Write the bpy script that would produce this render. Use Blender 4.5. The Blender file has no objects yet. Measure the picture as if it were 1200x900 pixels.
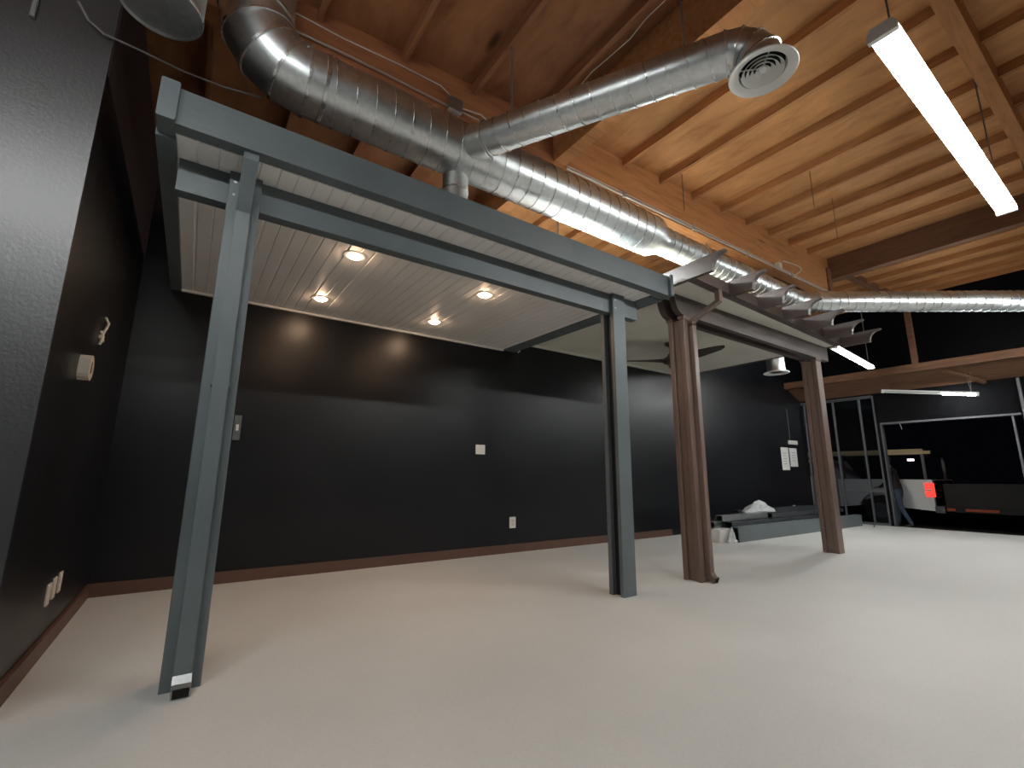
import bpy, math, random
from math import sin, cos, pi, radians, sqrt, atan2
from mathutils import Vector, Matrix
random.seed(7)
S = bpy.context.scene
COL = S.collection

# ------------------------------------------------------------------ camera
H = 1.0
YAW, PITCH, ROLL, FPX = radians(34.538), radians(11.198), radians(.362), 540.95
fw = Vector((sin(YAW)*cos(PITCH), cos(YAW)*cos(PITCH), sin(PITCH)))
r0 = Vector((cos(YAW), -sin(YAW), 0)); u0 = r0.cross(fw)
rt = r0*cos(ROLL)+u0*sin(ROLL); up = u0*cos(ROLL)-r0*sin(ROLL)
cam_d = bpy.data.cameras.new('camera'); cam_d.sensor_width = 36; cam_d.lens = FPX/1200*36
cam_d.clip_start = .02; cam_d.clip_end = 200
cam = bpy.data.objects.new('camera', cam_d); COL.objects.link(cam)
m3 = Matrix((rt, up, -fw)).transposed()
cam.matrix_world = Matrix.Translation((0, 0, H)) @ m3.to_4x4()
S.camera = cam
CAM = Vector((0, 0, H))
def on(ax, val, x, y):
    "point where the ray of photo pixel (x, y) meets the plane coordinate[ax] = val"
    d = rt*((x-600)/FPX) - up*((y-450)/FPX) + fw
    return CAM + d*((val-CAM[ax])/d[ax])

# ------------------------------------------------------------------ world, exposure
W = bpy.data.worlds.new('night'); S.world = W; W.use_nodes = True
bg = W.node_tree.nodes['Background']; bg.inputs[0].default_value = (.010, .011, .016, 1); bg.inputs[1].default_value = .06
S.view_settings.view_transform = 'Standard'; S.view_settings.look = 'None'
S.view_settings.gamma = 1; S.view_settings.use_curve_mapping = False
S.view_settings.exposure = 0.70
TUBE = 62.0        # emission of the fluorescent tubes
DOWN = 115.0        # emission of the warm recessed lights

# ------------------------------------------------------------------ materials
def newmat(name, col, rough=.5, metal=0., spec=.5):
    m = bpy.data.materials.new(name); m.use_nodes = True
    b = m.node_tree.nodes['Principled BSDF']
    b.inputs['Base Color'].default_value = (*col, 1); b.inputs['Roughness'].default_value = rough
    b.inputs['Metallic'].default_value = metal; b.inputs['Specular IOR Level'].default_value = spec
    return m, m.node_tree, b
def N(t, kind, **kw):
    n = t.nodes.new(kind)
    for k, v in kw.items(): setattr(n, k, v)
    return n
def coords(t, scale=(1, 1, 1), kind='Object', rot=(0, 0, 0)):
    tc = N(t, 'ShaderNodeTexCoord'); mp = N(t, 'ShaderNodeMapping')
    mp.inputs['Scale'].default_value = scale; mp.inputs['Rotation'].default_value = rot
    if kind == 'World':
        g = N(t, 'ShaderNodeNewGeometry'); t.links.new(g.outputs['Position'], mp.inputs[0])
    else:
        t.links.new(tc.outputs[kind], mp.inputs[0])
    return mp.outputs[0]
def noise(t, vec, scale, detail=4, rough=.55, dist=0):
    n = N(t, 'ShaderNodeTexNoise'); n.inputs['Scale'].default_value = scale
    n.inputs['Detail'].default_value = detail; n.inputs['Roughness'].default_value = rough
    n.inputs['Distortion'].default_value = dist
    t.links.new(vec, n.inputs['Vector']); return n.outputs[0]
def ramp(t, fac, stops):
    r = N(t, 'ShaderNodeValToRGB'); e = r.color_ramp.elements
    while len(e) < len(stops): e.new(.5)
    for i, (p, c) in enumerate(stops):
        e[i].position = p; e[i].color = (*c, 1) if len(c) == 3 else c
    t.links.new(fac, r.inputs[0]); return r.outputs[0]
def bump(t, b, h, strength, dist=.01):
    n = N(t, 'ShaderNodeBump'); n.inputs['Strength'].default_value = strength; n.inputs['Distance'].default_value = dist
    t.links.new(h, n.inputs['Height']); t.links.new(n.outputs[0], b.inputs['Normal'])
def mixc(t, fac, a, b, mode='MIX'):
    n = N(t, 'ShaderNodeMix', data_type='RGBA', blend_type=mode)
    if isinstance(fac, float): n.inputs[0].default_value = fac
    else: t.links.new(fac, n.inputs[0])
    for s, v in ((6, a), (7, b)):
        if isinstance(v, tuple): n.inputs[s].default_value = (*v, 1)
        else: t.links.new(v, n.inputs[s])
    return n.outputs[2]

def paint(name, col, rough, grain=(0, 0, 0), gs=0., spec=.5, var=.12):
    m, t, b = newmat(name, col, rough, 0, spec)
    v = noise(t, coords(t, kind='World'), 2.2, 5)
    lo = tuple(c*(1-var) for c in col); hi = tuple(c*(1+var) for c in col)
    t.links.new(ramp(t, v, [(.3, lo), (.7, hi)]), b.inputs['Base Color'])
    if gs: bump(t, b, noise(t, coords(t, grain, 'World'), 1, 5, .6), gs, .004)
    return m
def wallpaint(name, col, rough, strength, spec=.5):
    m, t, b = newmat(name, col, rough, 0, spec)
    w = coords(t, kind='World')
    v = noise(t, w, 1.3, 4)
    t.links.new(ramp(t, v, [(.3, tuple(c*.85 for c in col)), (.7, tuple(c*1.15 for c in col))]), b.inputs['Base Color'])
    r = N(t, 'ShaderNodeMapRange'); r.inputs[1].default_value = .3; r.inputs[2].default_value = .7
    r.inputs[3].default_value = rough-.02; r.inputs[4].default_value = rough+.02
    t.links.new(v, r.inputs[0]); t.links.new(r.outputs[0], b.inputs['Roughness'])
    bump(t, b, noise(t, w, 55, 3, .6), strength, .006)
    return m
def wood(name, base, dark, stretch, knots=True, rough=.62, gscale=1.):
    m, t, b = newmat(name, base, rough, 0, .3)
    oi = N(t, 'ShaderNodeObjectInfo')
    w = coords(t, stretch, 'World')
    add = N(t, 'ShaderNodeVectorMath', operation='ADD'); sc = N(t, 'ShaderNodeVectorMath', operation='SCALE')
    cmb = N(t, 'ShaderNodeCombineXYZ')
    for i in range(3): t.links.new(oi.outputs['Random'], cmb.inputs[i])
    t.links.new(cmb.outputs[0], sc.inputs[0]); sc.inputs['Scale'].default_value = 37
    t.links.new(w, add.inputs[0]); t.links.new(sc.outputs[0], add.inputs[1]); v = add.outputs[0]
    g = noise(t, v, 3.0*gscale, 6, .62, .7)
    c = ramp(t, g, [(.28, dark), (.46, tuple(x*.86 for x in base)), (.72, tuple(min(1, x*1.12) for x in base))])
    rv = ramp(t, oi.outputs['Random'], [(0, (.84, .82, .80)), (1, (1.1, 1.08, 1.05))])
    c = mixc(t, 1.0, c, rv, 'MULTIPLY')
    if knots:
        vo = N(t, 'ShaderNodeTexVoronoi'); vo.inputs['Scale'].default_value = 1.0
        t.links.new(v, vo.inputs['Vector'])
        k = ramp(t, vo.outputs['Distance'], [(.035, (.30, .24, .2)), (.075, (1, 1, 1))])
        c = mixc(t, 1.0, c, k, 'MULTIPLY')
    t.links.new(c, b.inputs['Base Color'])
    bump(t, b, g, .15, .004)
    return m
def emit(name, col, s):
    m = bpy.data.materials.new(name); m.use_nodes = True; t = m.node_tree; t.nodes.clear()
    o = N(t, 'ShaderNodeOutputMaterial'); e = N(t, 'ShaderNodeEmission')
    e.inputs[0].default_value = (*col, 1); e.inputs[1].default_value = s
    t.links.new(e.outputs[0], o.inputs[0]); return m

M = {}
def floor_mat():
    m, t, b = newmat('painted_concrete', (.5, .5, .48), .5, 0, .35)
    w = coords(t, kind='World')
    a = noise(t, w, .8, 5, .6); c = ramp(t, a, [(.3, (.54, .54, .52)), (.7, (.63, .625, .60))])
    f = noise(t, w, 60, 3, .6); c = mixc(t, .18, c, ramp(t, f, [(.3, (.46, .46, .445)), (.62, (.66, .66, .635))]))
    st = noise(t, coords(t, (1, .25, 1), 'World', (0, 0, .5)), 6, 6, .7)
    c = mixc(t, ramp(t, st, [(.66, (0, 0, 0)), (.78, (.5, .5, .5))]), c, (.66, .66, .64))
    sp = N(t, 'ShaderNodeTexVoronoi'); sp.inputs['Scale'].default_value = 2.3; t.links.new(w, sp.inputs['Vector'])
    c = mixc(t, ramp(t, sp.outputs['Distance'], [(.012, (.6, .6, .6)), (.022, (0, 0, 0))]), c, (.22, .22, .21))
    t.links.new(c, b.inputs['Base Color'])
    r = ramp(t, a, [(.3, (.42, .42, .42)), (.7, (.6, .6, .6))]); t.links.new(r, b.inputs['Roughness'])
    bump(t, b, f, .10, .004); return m
M['floor'] = floor_mat()
M['black'] = wallpaint('black_wall_paint', (.0060, .0067, .0088), .36, .12, .36)
M['blackgloss'] = wallpaint('black_semigloss_wall_paint', (.014, .015, .019), .40, .22, 1.0)
M['base'] = paint('brown_baseboard', (.105, .052, .036), .5, (4, 4, 60), .1)
M['ply'] = wood('plywood', (.56, .285, .118), (.38, .165, .060), (1.6, .55, 1.6), True, .66, 1.3)
M['joist'] = wood('joist_timber', (.50, .245, .10), (.32, .14, .055), (6, .5, 6), True, .66, 1.4)
M['glulam'] = wood('girder_timber', (.52, .24, .092), (.34, .135, .048), (.5, 5, 5), True, .6, 1.3)
M['darkwood'] = wood('dark_board', (.042, .024, .022), (.027, .015, .014), (.6, 5, 3), True, .7, 1.2)
M['dimwood'] = wood('dimmed_timber', (.21, .108, .062), (.13, .062, .036), (5, .5, 5), True, .7, 1.3)  # brown darkened to stand in for the weak light at the right end
M['grey'] = paint('blue_grey_aluminium', (.105, .127, .134), .42, (3, 60, 60), .35)
M['greyz'] = paint('blue_grey_aluminium_upright', (.105, .127, .134), .42, (60, 60, 3), .3)
M['brown'] = paint('bronze_brown_aluminium', (.080, .060, .052), .40, (3, 60, 60), .35)
M['brownz'] = paint('bronze_brown_aluminium_upright', (.150, .102, .082), .38, (60, 60, 3), .3)
M['browny'] = paint('bronze_brown_aluminium_rafter', (.088, .067, .060), .34, (60, 3, 60), .4)
M['panel'] = paint('white_ribbed_aluminium', (.80, .785, .76), .30, spec=.5, var=.03)
M['foam'] = paint('cream_insulated_panel', (.66, .645, .565), .5, var=.03)
M['white'] = paint('white_plastic', (.74, .73, .69), .4, var=.03)
M['almond'] = paint('almond_plastic', (.66, .58, .48), .45, var=.04)
M['whitemetal'] = paint('white_enamel', (.84, .85, .82), .35, var=.03)
M['blackplastic'] = paint('black_plastic', (.012, .012, .012), .45)
M['matteblack'] = paint('matte_black_paint', (.006, .006, .007), .85, spec=.08)
M['plyred'] = wood('dark_red_plywood', (.34, .145, .062), (.21, .08, .034), (1.6, .55, 1.6), True, .7, 1.3)  # darker, redder plywood, joist and girder tones left of the cross beam
M['joistred'] = wood('dark_red_joist', (.31, .135, .060), (.19, .075, .034), (6, .5, 6), True, .7, 1.4)
M['girderred'] = wood('dark_red_girder', (.33, .13, .055), (.20, .07, .03), (.5, 5, 5), True, .66, 1.3)
M['wrap'] = paint('film_wrapped_metal', (.045, .050, .056), .22, (2, 30, 45), 1.0)
M['redplastic'] = newmat('unlit_red_lens', (.05, .004, .004), .3)[0]
M['hole'] = newmat('dark_opening', (.004, .004, .004), .9)[0]
M['cable'] = paint('pale_cable', (.55, .48, .40), .5)
M['conduit'] = newmat('steel_conduit', (.62, .57, .50), .38, .8)[0]
M['fan'] = paint('dark_bronze_fan', (.040, .036, .026), .45)
M['greycable'] = paint('grey_cable', (.17, .16, .16), .5)
def galv(name, col, rough):
    m, t, b = newmat(name, col, rough, 1.0)
    w = coords(t, kind='World')
    vo = N(t, 'ShaderNodeTexVoronoi'); vo.inputs['Scale'].default_value = 38; t.links.new(w, vo.inputs['Vector'])
    c = ramp(t, vo.outputs['Color'], [(0, tuple(x*.88 for x in col)), (1, tuple(min(1, x*1.06) for x in col))])
    t.links.new(c, b.inputs['Base Color'])
    n = noise(t, w, 5, 4); r = ramp(t, n, [(.3, (rough-.06,)*3), (.7, (rough+.08,)*3)])
    t.links.new(r, b.inputs['Roughness']); return m
M['galv'] = galv('galvanised_steel', (.70, .735, .735), .36)
M['galvdull'] = galv('dull_galvanised_steel', (.46, .48, .49), .42)
M['seam'] = galv('seam_steel', (.78, .80, .80), .26)
M['frame'] = newmat('mill_aluminium', (.17, .175, .19), .45, .7)[0]
M['tube'] = emit('tube_glow', (.97, 1.0, .985), TUBE)
M['lens'] = emit('warm_lens_glow', (1.0, .66, .42), DOWN)
M['tail'] = emit('red_tail_lamp', (1.0, .05, .04), 1.0)
M['addedlamp'] = emit('added_lamp_glow', (1.0, .93, .80), 220)
M['reversing'] = emit('pale_lamp', (1, .78, .95), 2.2)
def glassmat():
    m = bpy.data.materials.new('dark_window_glass'); m.use_nodes = True
    t = m.node_tree; t.nodes.clear(); o = N(t, 'ShaderNodeOutputMaterial')
    g = N(t, 'ShaderNodeBsdfGlossy'); g.inputs['Roughness'].default_value = .04; g.inputs['Color'].default_value = (.8, .85, .9, 1)
    tr = N(t, 'ShaderNodeBsdfTransparent'); tr.inputs['Color'].default_value = (.55, .57, .6, 1)
    fr = N(t, 'ShaderNodeFresnel'); fr.inputs['IOR'].default_value = 1.45
    mx = N(t, 'ShaderNodeMixShader'); t.links.new(fr.outputs[0], mx.inputs[0]); t.links.new(tr.outputs[0], mx.inputs[1]); t.links.new(g.outputs[0], mx.inputs[2])
    t.links.new(mx.outputs[0], o.inputs[0]); return m
M['glass'] = glassmat()
def filmmat():
    m, t, b = newmat('clear_plastic_film', (.75, .78, .80), .18, 0, .6)
    b.inputs['Alpha'].default_value = .62; return m
M['film'] = filmmat()
M['truckwhite'] = paint('white_truck_paint', (.82, .84, .86), .28, var=.02)
M['asphalt'] = paint('asphalt', (.028, .028, .030), .85, (40, 40, 40), .5)
M['rubber'] = newmat('tyre_rubber', (.012, .012, .012), .7)[0]
M['trailer'] = paint('black_trailer_panel', (.008, .007, .007), .6)
M['tape'] = newmat('red_reflective_tape', (.42, .085, .035), .4)[0]
M['lumber'] = wood('pale_lumber', (.74, .64, .42), (.58, .46, .28), (5, .4, 5), False)
M['jeans'] = paint('blue_denim', (.055, .085, .13), .8)
M['jacket'] = paint('dark_jacket', (.014, .013, .013), .8)
M['skin'] = paint('skin', (.36, .20, .14), .55, var=.03)
M['hair'] = paint('dark_hair', (.014, .010, .008), .6)
M['shoe'] = paint('work_boot', (.05, .035, .025), .7)
M['paper'] = paint('white_paper', (.70, .70, .68), .7, var=.02)
M['ink'] = newmat('grey_ink', (.18, .18, .18), .8)[0]

# ------------------------------------------------------------------ mesh helpers
class MB:
    def __init__(s): s.v = []; s.f = []; s.mi = []; s.cur = 0
    def add(s, vs, fs):
        o = len(s.v); s.v += [Vector(v) for v in vs]
        for f in fs: s.f.append([o+i for i in f]); s.mi.append(s.cur)
        return s
    def box(s, x0, x1, y0, y1, z0, z1, dz=None):
        vs = [(x, y, z) for x in (x0, x1) for y in (y0, y1) for z in (z0, z1)]
        if dz: vs = [(x, y, z+dz(x)) for x, y, z in vs]
        return s.add(vs, [(0, 1, 3, 2), (4, 6, 7, 5), (0, 4, 5, 1), (2, 3, 7, 6), (0, 2, 6, 4), (1, 5, 7, 3)])
    def bevbox(s, x0, x1, y0, y1, z0, z1, b=.004, axis=2):
        "box with the four long edges chamfered; axis is the long one"
        lims = [(x0, x1), (y0, y1), (z0, z1)]; a, c = [i for i in range(3) if i != axis]
        (a0, a1), (c0, c1) = lims[a], lims[c]
        prof = [(a0+b, c0), (a1-b, c0), (a1, c0+b), (a1, c1-b), (a1-b, c1), (a0+b, c1), (a0, c1-b), (a0, c0+b)]
        vs = []
        for e in lims[axis]:
            for p, q in prof:
                v = [0, 0, 0]; v[a] = p; v[c] = q; v[axis] = e; vs.append(v)
        fs = [(i, (i+1) % 8, 8+(i+1) % 8, 8+i) for i in range(8)] + [tuple(range(7, -1, -1)), tuple(range(8, 16))]
        return s.add(vs, fs)
    def prism(s, poly, axis, a0, a1):
        "poly: 2-D outline in the two other axes (in x, y, z order), pushed along axis"
        n = len(poly); vs = []
        oth = [i for i in range(3) if i != axis]
        for e in (a0, a1):
            for p, q in poly:
                v = [0, 0, 0]; v[oth[0]] = p; v[oth[1]] = q; v[axis] = e; vs.append(v)
        return s.add(vs, [(i, (i+1) % n, n+(i+1) % n, n+i) for i in range(n)] + [tuple(range(n-1, -1, -1)), tuple(range(n, 2*n))])
    def tube(s, pts, rad, seg=12, caps=True):
        pts = [Vector(p) for p in pts]; n = len(pts)
        rads = rad if isinstance(rad, (list, tuple)) else [rad]*n
        d0 = (pts[1]-pts[0]).normalized()
        a = d0.orthogonal().normalized(); vs = []
        for i, p in enumerate(pts):
            d = (pts[min(i+1, n-1)]-pts[max(i-1, 0)]).normalized()
            a = (a-d*a.dot(d)).normalized(); b = d.cross(a)
            for k in range(seg):
                t = 2*pi*k/seg; vs.append(p+(a*cos(t)+b*sin(t))*rads[i])
        fs = [(i*seg+k, i*seg+(k+1) % seg, (i+1)*seg+(k+1) % seg, (i+1)*seg+k) for i in range(n-1) for k in range(seg)]
        if caps: fs += [tuple(range(seg-1, -1, -1)), tuple((n-1)*seg+k for k in range(seg))]
        return s.add(vs, fs)
    def lathe(s, prof, c, seg=32, axis=Vector((0, 0, 1)), closed=False):
        "prof: (radius, height) pairs round the axis through c"
        axis = Vector(axis).normalized(); a = axis.orthogonal().normalized(); b = axis.cross(a); c = Vector(c); vs = []
        for r, h in prof:
            for k in range(seg):
                t = 2*pi*k/seg; vs.append(c+axis*h+(a*cos(t)+b*sin(t))*max(r, 1e-5))
        n = len(prof)
        fs = [(i*seg+k, i*seg+(k+1) % seg, (i+1)*seg+(k+1) % seg, (i+1)*seg+k) for i in range(n-1) for k in range(seg)]
        if closed: fs += [((n-1)*seg+k, (n-1)*seg+(k+1) % seg, (k+1) % seg, k) for k in range(seg)]
        return s.add(vs, fs)
    def build(s, name, mat, parent=None, smooth=False):
        o = wloc(parent) if parent else Vector((0, 0, 0))
        me = bpy.data.meshes.new(name)
        me.from_pydata([v-o for v in s.v], [], s.f); me.update()
        mats = mat if isinstance(mat, list) else [mat]
        for m in mats: me.materials.append(M[m])
        if len(mats) > 1: me.polygons.foreach_set('material_index', s.mi)
        if smooth:
            me.polygons.foreach_set('use_smooth', [True]*len(me.polygons)); me.set_sharp_from_angle(angle=radians(35))
        ob = bpy.data.objects.new(name, me); COL.objects.link(ob)
        if parent: ob.parent = parent
        fixn(me)
        return ob
def fixn(me):
    import bmesh
    b = bmesh.new(); b.from_mesh(me); bmesh.ops.recalc_face_normals(b, faces=b.faces); b.to_mesh(me); b.free()
def wloc(o):
    v = Vector(o.location)
    while o.parent: o = o.parent; v += Vector(o.location)
    return v
def tag(o, label, cat, group=None):
    o['label'] = label; o['category'] = cat
    if group: o['group'] = group
    return o
def thing(name, loc, label, cat, group=None):
    o = bpy.data.objects.new(name, None); COL.objects.link(o); o.location = loc; o.empty_display_size = .1
    return tag(o, label, cat, group)
def struct(o, label=None):
    o['kind'] = 'structure'
    if label: o['label'] = label
    return o
def copies(ob, offs, parent):
    for d in offs:
        c = ob.copy(); COL.objects.link(c); c.location = Vector(ob.location)+Vector(d); c.parent = parent

# ------------------------------------------------------------------ room shell
YB, XL, XR, YN = 5.28, -.568, 12.33, -7.0
XF, YS = -5.6, 2.80           # left of the alcove the room goes on to XF; the wall there faces the floor at YS
fl = struct(MB().box(XF-.1, XR+.03, YN-.2, YB+.2, -.12, 0).build('floor', 'floor'), 'pale grey painted concrete floor')
wb = struct(MB().box(XL-.2, 3.70, YB, YB+.15, 0, 3.47).box(3.70, XR+.1, YB, YB+.15, 0, 5.2).build('wall_back', 'black'), 'black painted back wall')
struct(MB().box(XL-.2, 3.70, YB+.01, YB+.15, 3.47, 5.2).build('trim_1', 'darkwood'), 'dark unpainted boards above the black back wall')
struct(MB().box(XL-.2, XL, YS+.02, YB, 0, 2.98).build('wall_left', 'black'), 'black painted side wall under the ribbed patio roof')
struct(MB().box(XF, XL-.0, YS, YS+.02, 0, 3.86).build('wall_left_return', 'blackgloss'), 'semi-gloss black return wall with rolled texture')
struct(MB().box(XL-.2, XL+.004, YS+.02, YB, 2.98, 3.86).build('trim_2', 'darkwood'), 'dark boards above the black side wall')
struct(MB().box(XF-.15, XF, YN, YS+.15, 0, 5.2).build('wall_left_far', 'black'), 'black wall at the far side of the open floor')
struct(MB().box(XF-.2, XR+.2, YN-.15, YN, 0, 5.2).build('wall_front', 'black'), 'dark wall behind the open floor')
# right wall: opening 1.68..3.70 x 2.14 high, glazing 3.80..5.28 x 2.78 high
wr = MB()
wr.box(XR, XR+.12, YN, 1.60, 0, 5.2); wr.box(XR, XR+.12, 1.60, 3.80, 2.16, 5.2); wr.box(XR, XR+.12, 3.80, YB, 2.80, 5.2)
struct(wr.build('wall_right', 'matteblack'), 'black wall with the truck doorway')
b1 = MB(); b1.box(XL+.012, 7.0, YB-.018, YB, 0, .10); b1.box(XL+.012, 7.0, YB-.012, YB, .10, .106)
struct(b1.build('baseboard_back', 'base'), 'rust brown baseboard along the black back wall')
b2 = MB(); b2.box(XL, XL+.018, YS, YB-.0, 0, .10); b2.box(XL, XL+.012, YS, YB, .10, .106)
struct(b2.build('baseboard_left', 'base'), 'rust brown baseboard along the side wall')
b3 = MB().box(XF, XL+.018, YS-.018, YS, 0, .10); struct(b3.build('baseboard_left_return', 'base'), 'brown baseboard on the return wall')

# ------------------------------------------------------------------ timber ceiling
SL = .056
dz = lambda x: SL*(x-3.43)
JB, JH = 4.225, .092          # joist underside at x = 3.43, joist depth
ceil = struct(MB().box(XF-.1, XR+.2, YN, YB+.15, JB+JH+.03, JB+JH+.08, dz).build('ceiling', 'darkwood'), 'timber roof deck of plywood sheets, joists and girders')
GY = (-4.39, -1.95, .49, 2.93)    # purlin faces, 8 feet apart
XB = (2.44, 8.25)
ply = []
xs = [.39+.61*i for i in range(-10, 21)]
for i in range(0, len(xs)-2, 2):
    x0, x1 = max(xs[i], XF), xs[i+2]
    yy = [YN+.02, -4.33, -1.89, .55, 2.99, YB]
    for a, b in zip(yy[:-1], yy[1:]):
        MB().box(x0+.002, x1-.002, a+.002, b-.002, JB+JH+.001, JB+JH+.026, dz).build('plywood_sheet', 'plyred' if x1 < 2.9 else 'ply', ceil)
# girders along x
def girder(y0, y1, zb, sl):
    for xa, xb, mt in ((XF+.005, 2.47, 'girderred'), (2.47, 8.42, 'glulam')):
        MB().add([(x, y, z) for x in (xa, xb) for y in (y0, y1) for z in (zb+sl*(x-3.1), JB+JH+dz(x))],
                 [(0, 1, 3, 2), (4, 6, 7, 5), (0, 4, 5, 1), (2, 3, 7, 6), (0, 2, 6, 4), (1, 5, 7, 3)]).build('girder', mt, ceil)
girder(2.93, 3.065, 3.84, .018)
for y in (.41, -2.03, -4.47): girder(y, y+.10, 4.06, SL)
for y in (2.93, .41, -2.03):
    MB().box(8.42, XR, y, y+.11, JB-.02, JB+JH, dz).build('purlin', 'dimwood', ceil)
# cross beams along y
MB().box(2.47, 2.60, YN+.05, 2.93, 3.87, JB+JH+dz(2.47)).build('cross_beam', 'glulam', ceil)
MB().box(2.47, 2.60, 3.065, YB, 3.87, JB+JH+dz(2.47)).build('cross_beam', 'glulam', ceil)
MB().box(8.42, 8.56, YN+.05, YB, 4.22, JB+JH+dz(8.42)).build('cross_beam', 'dimwood', ceil)
MB().box(8.30, 8.415, 2.90, 3.10, 3.70, 4.40).build('beam_seat', 'dimwood', ceil)
# joists
for x in xs:
    if 2.30 < x < 2.75 or x < XF+.1 or x > XR-.1 or 8.25 < x < 8.7: continue
    for a, b in ((-6.9, -4.47), (-4.37, -2.03), (-1.93, .41), (.51, 2.93), (3.065, YB)):
        MB().box(x-.019, x+.019, a, b, JB+dz(x), JB+JH+dz(x)).build('joist', 'joistred' if x < 2.5 else 'joist', ceil)
for x, y in ((5.31, 1.9), (6.3, 2.05), (4.2, 2.75)):   # steel hanger straps
    MB().box(x-.008, x+.008, y-.002, y+.002, 3.9, JB+JH-.01+dz(x)).build('strap', 'dimwood', ceil)

# low beam, soffit and stud by the right wall
struct(MB().box(11.55, 11.68, 1.0, YB-.02, 3.06, 3.21).build('trim_3', 'dimwood'), 'low timber beam running out from the back wall')
struct(MB().box(11.55, 11.68, -4, 1.0, 3.06, 3.21).build('trim_4', 'dimwood'), 'low timber beam over the doorway side')
struct(MB().add([(x, y, z+d) for x, z in ((11.68, 3.10), (XR, 2.83)) for y in (-3, YB) for d in (0, .04)], [(0, 1, 3, 2), (4, 6, 7, 5), (0, 4, 5, 1), (2, 3, 7, 6), (0, 2, 6, 4), (1, 5, 7, 3)]).build('trim_5', 'dimwood'), 'board soffit behind the low timber beam')
struct(MB().box(11.57, 11.66, 2.74, 2.83, 3.21, 4.66).build('trim_6', 'dimwood'), 'timber stud standing on the low beam')
br7 = MB().tube([(11.70, 2.42, 3.03), (12.28, 1.98, 2.80)], .045, 4).build('trim_7', 'dimwood')
struct(br7, 'short slanting timber brace under the soffit')

# ------------------------------------------------------------------ doorway frame and glazing
dr = struct(MB().box(XR-.02, XR+.12, 3.695, 3.72, 0, 2.16).build('door_1', 'frame'), 'bare aluminium frame of the truck doorway')
MB().box(XR-.02, XR+.12, 3.78, 3.81, 0, 2.78).build('jamb', 'frame', dr)
MB().box(XR+.0, XR+.11, 3.72, 3.78, 0, 2.16).build('infill', 'matteblack', dr)
MB().box(XR-.05, XR+.10, 1.60, 3.70, 2.135, 2.17).build('header', 'frame', dr)
MB().box(XR-.03, XR+.06, 1.70, 1.73, 0, 2.13).build('jamb', 'frame', dr)
MB().box(XR-.10, XR-.04, 1.53, 1.57, 0, 2.80).build('track', 'frame', dr)
MB().tube([(XR-.1, 3.35, 2.13), (XR-.1, 3.33, 2.0)], .008, 6).build('pull_cord', 'frame', dr)
win = struct(MB().box(XR-.0, XR+.08, 3.80, YB, 2.74, 2.80).build('window_1', 'frame'), 'dark glazed shopfront beside the doorway')
for y in (4.06, 4.58, 5.2): MB().bevbox(XR-.03, XR+.05, y-.014, y+.014, 0, 2.74).build('mullion', 'frame', win)
MB().box(XR-.02, XR+.05, 3.80, 4.56, .70, .745).build('rail', 'frame', win)
MB().box(XR-.02, XR+.05, 3.80, YB, 0, .05).build('sill', 'frame', win)
for a, b, c, d in ((3.80, 4.04, .745, 2.74), (3.80, 4.04, .05, .70), (4.08, 4.56, .745, 2.74), (4.08, 4.56, .05, .70), (4.60, 5.18, .05, 2.74)):
    MB().box(XR+.02, XR+.03, a, b, c, d).build('pane', 'glass', win)

# ------------------------------------------------------------------ fluorescent fixtures
def fixture(a, b, label, hang=None, w=.11, ntube=2, lit=(0, 1), group=None, mat='tube'):
    a, b = Vector(a), Vector(b); d = b-a; L = d.length
    t = thing('fluorescent_fixture', (a+b)/2, label, 'light fixture', group)
    ax = d.normalized(); s = ax.cross(Vector((0, 0, 1))).normalized(); u = s.cross(ax)
    def P(l, q, h): return a+ax*l+s*q+u*h
    def obox(l0, l1, q0, q1, h0, h1):
        vs = [P(l, q, h) for l in (l0, l1) for q in (q0, q1) for h in (h0, h1)]
        return MB().add(vs, [(0, 1, 3, 2), (4, 6, 7, 5), (0, 4, 5, 1), (2, 3, 7, 6), (0, 2, 6, 4), (1, 5, 7, 3)])
    hm = MB(); prof = [(-w/2, .018), (w/2, .018), (w*.36, .05), (-w*.36, .05)]
    vs = [P(l, q, h) for l in (0, L) for q, h in prof]
    hm.add(vs, [(0, 1, 5, 4), (1, 2, 6, 5), (2, 3, 7, 6), (3, 0, 4, 7), (3, 2, 1, 0), (4, 5, 6, 7)]).build('housing', 'whitemetal', t)
    for l0 in (0, L-.03): obox(l0, l0+.03, -w/2, w/2, -.022, .019).build('end_cap', 'whitemetal', t)
    for k in range(ntube):
        q = (k-(ntube-1)/2)*w*.56
        MB().tube([P(.03+(L-.06)*lit[0], q, -.004), P(.03+(L-.06)*lit[1], q, -.004)], .016, 10).build('tube', mat, t, True)
        if lit[0] > 0: MB().tube([P(.03, q, -.004), P(.03+(L-.06)*lit[0], q, -.004)], .014, 8).build('dead_tube', 'whitemetal', t, True)
    for f in (.07, .93):
        p = P(L*f, 0, .05); top = hang if hang else JB+JH+dz(p.x)
        for sgn in (-1, 1):
            MB().tube([p+s*.0, p+ax*.09*sgn+Vector((0, 0, .16)), Vector((p.x+ax.x*.02*sgn, p.y, top))] if False else [p, Vector((p.x+sgn*.03*ax.x, p.y+sgn*.03*ax.y, top))], .0035, 5).build('hanging_chain', 'greycable', t)
    return t
FZ, FR = 3.2, .544
fixture((2.615, FR, FZ), (5.405, FR, FZ), 'twin-tube fluorescent batten beside the branch duct diffuser', w=.125)
fixture((2.55, 3.17, 3.235), (4.99, 3.17, 3.235), 'fluorescent batten hung under the main duct above the ribbed patio roof')
p, q = on(2, 3.1, 977, 407), on(2, 3.1, 1021, 431)
fixture(p, q, 'short fluorescent batten hung past the end of the brown patio cover', lit=(0, 1))
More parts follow.
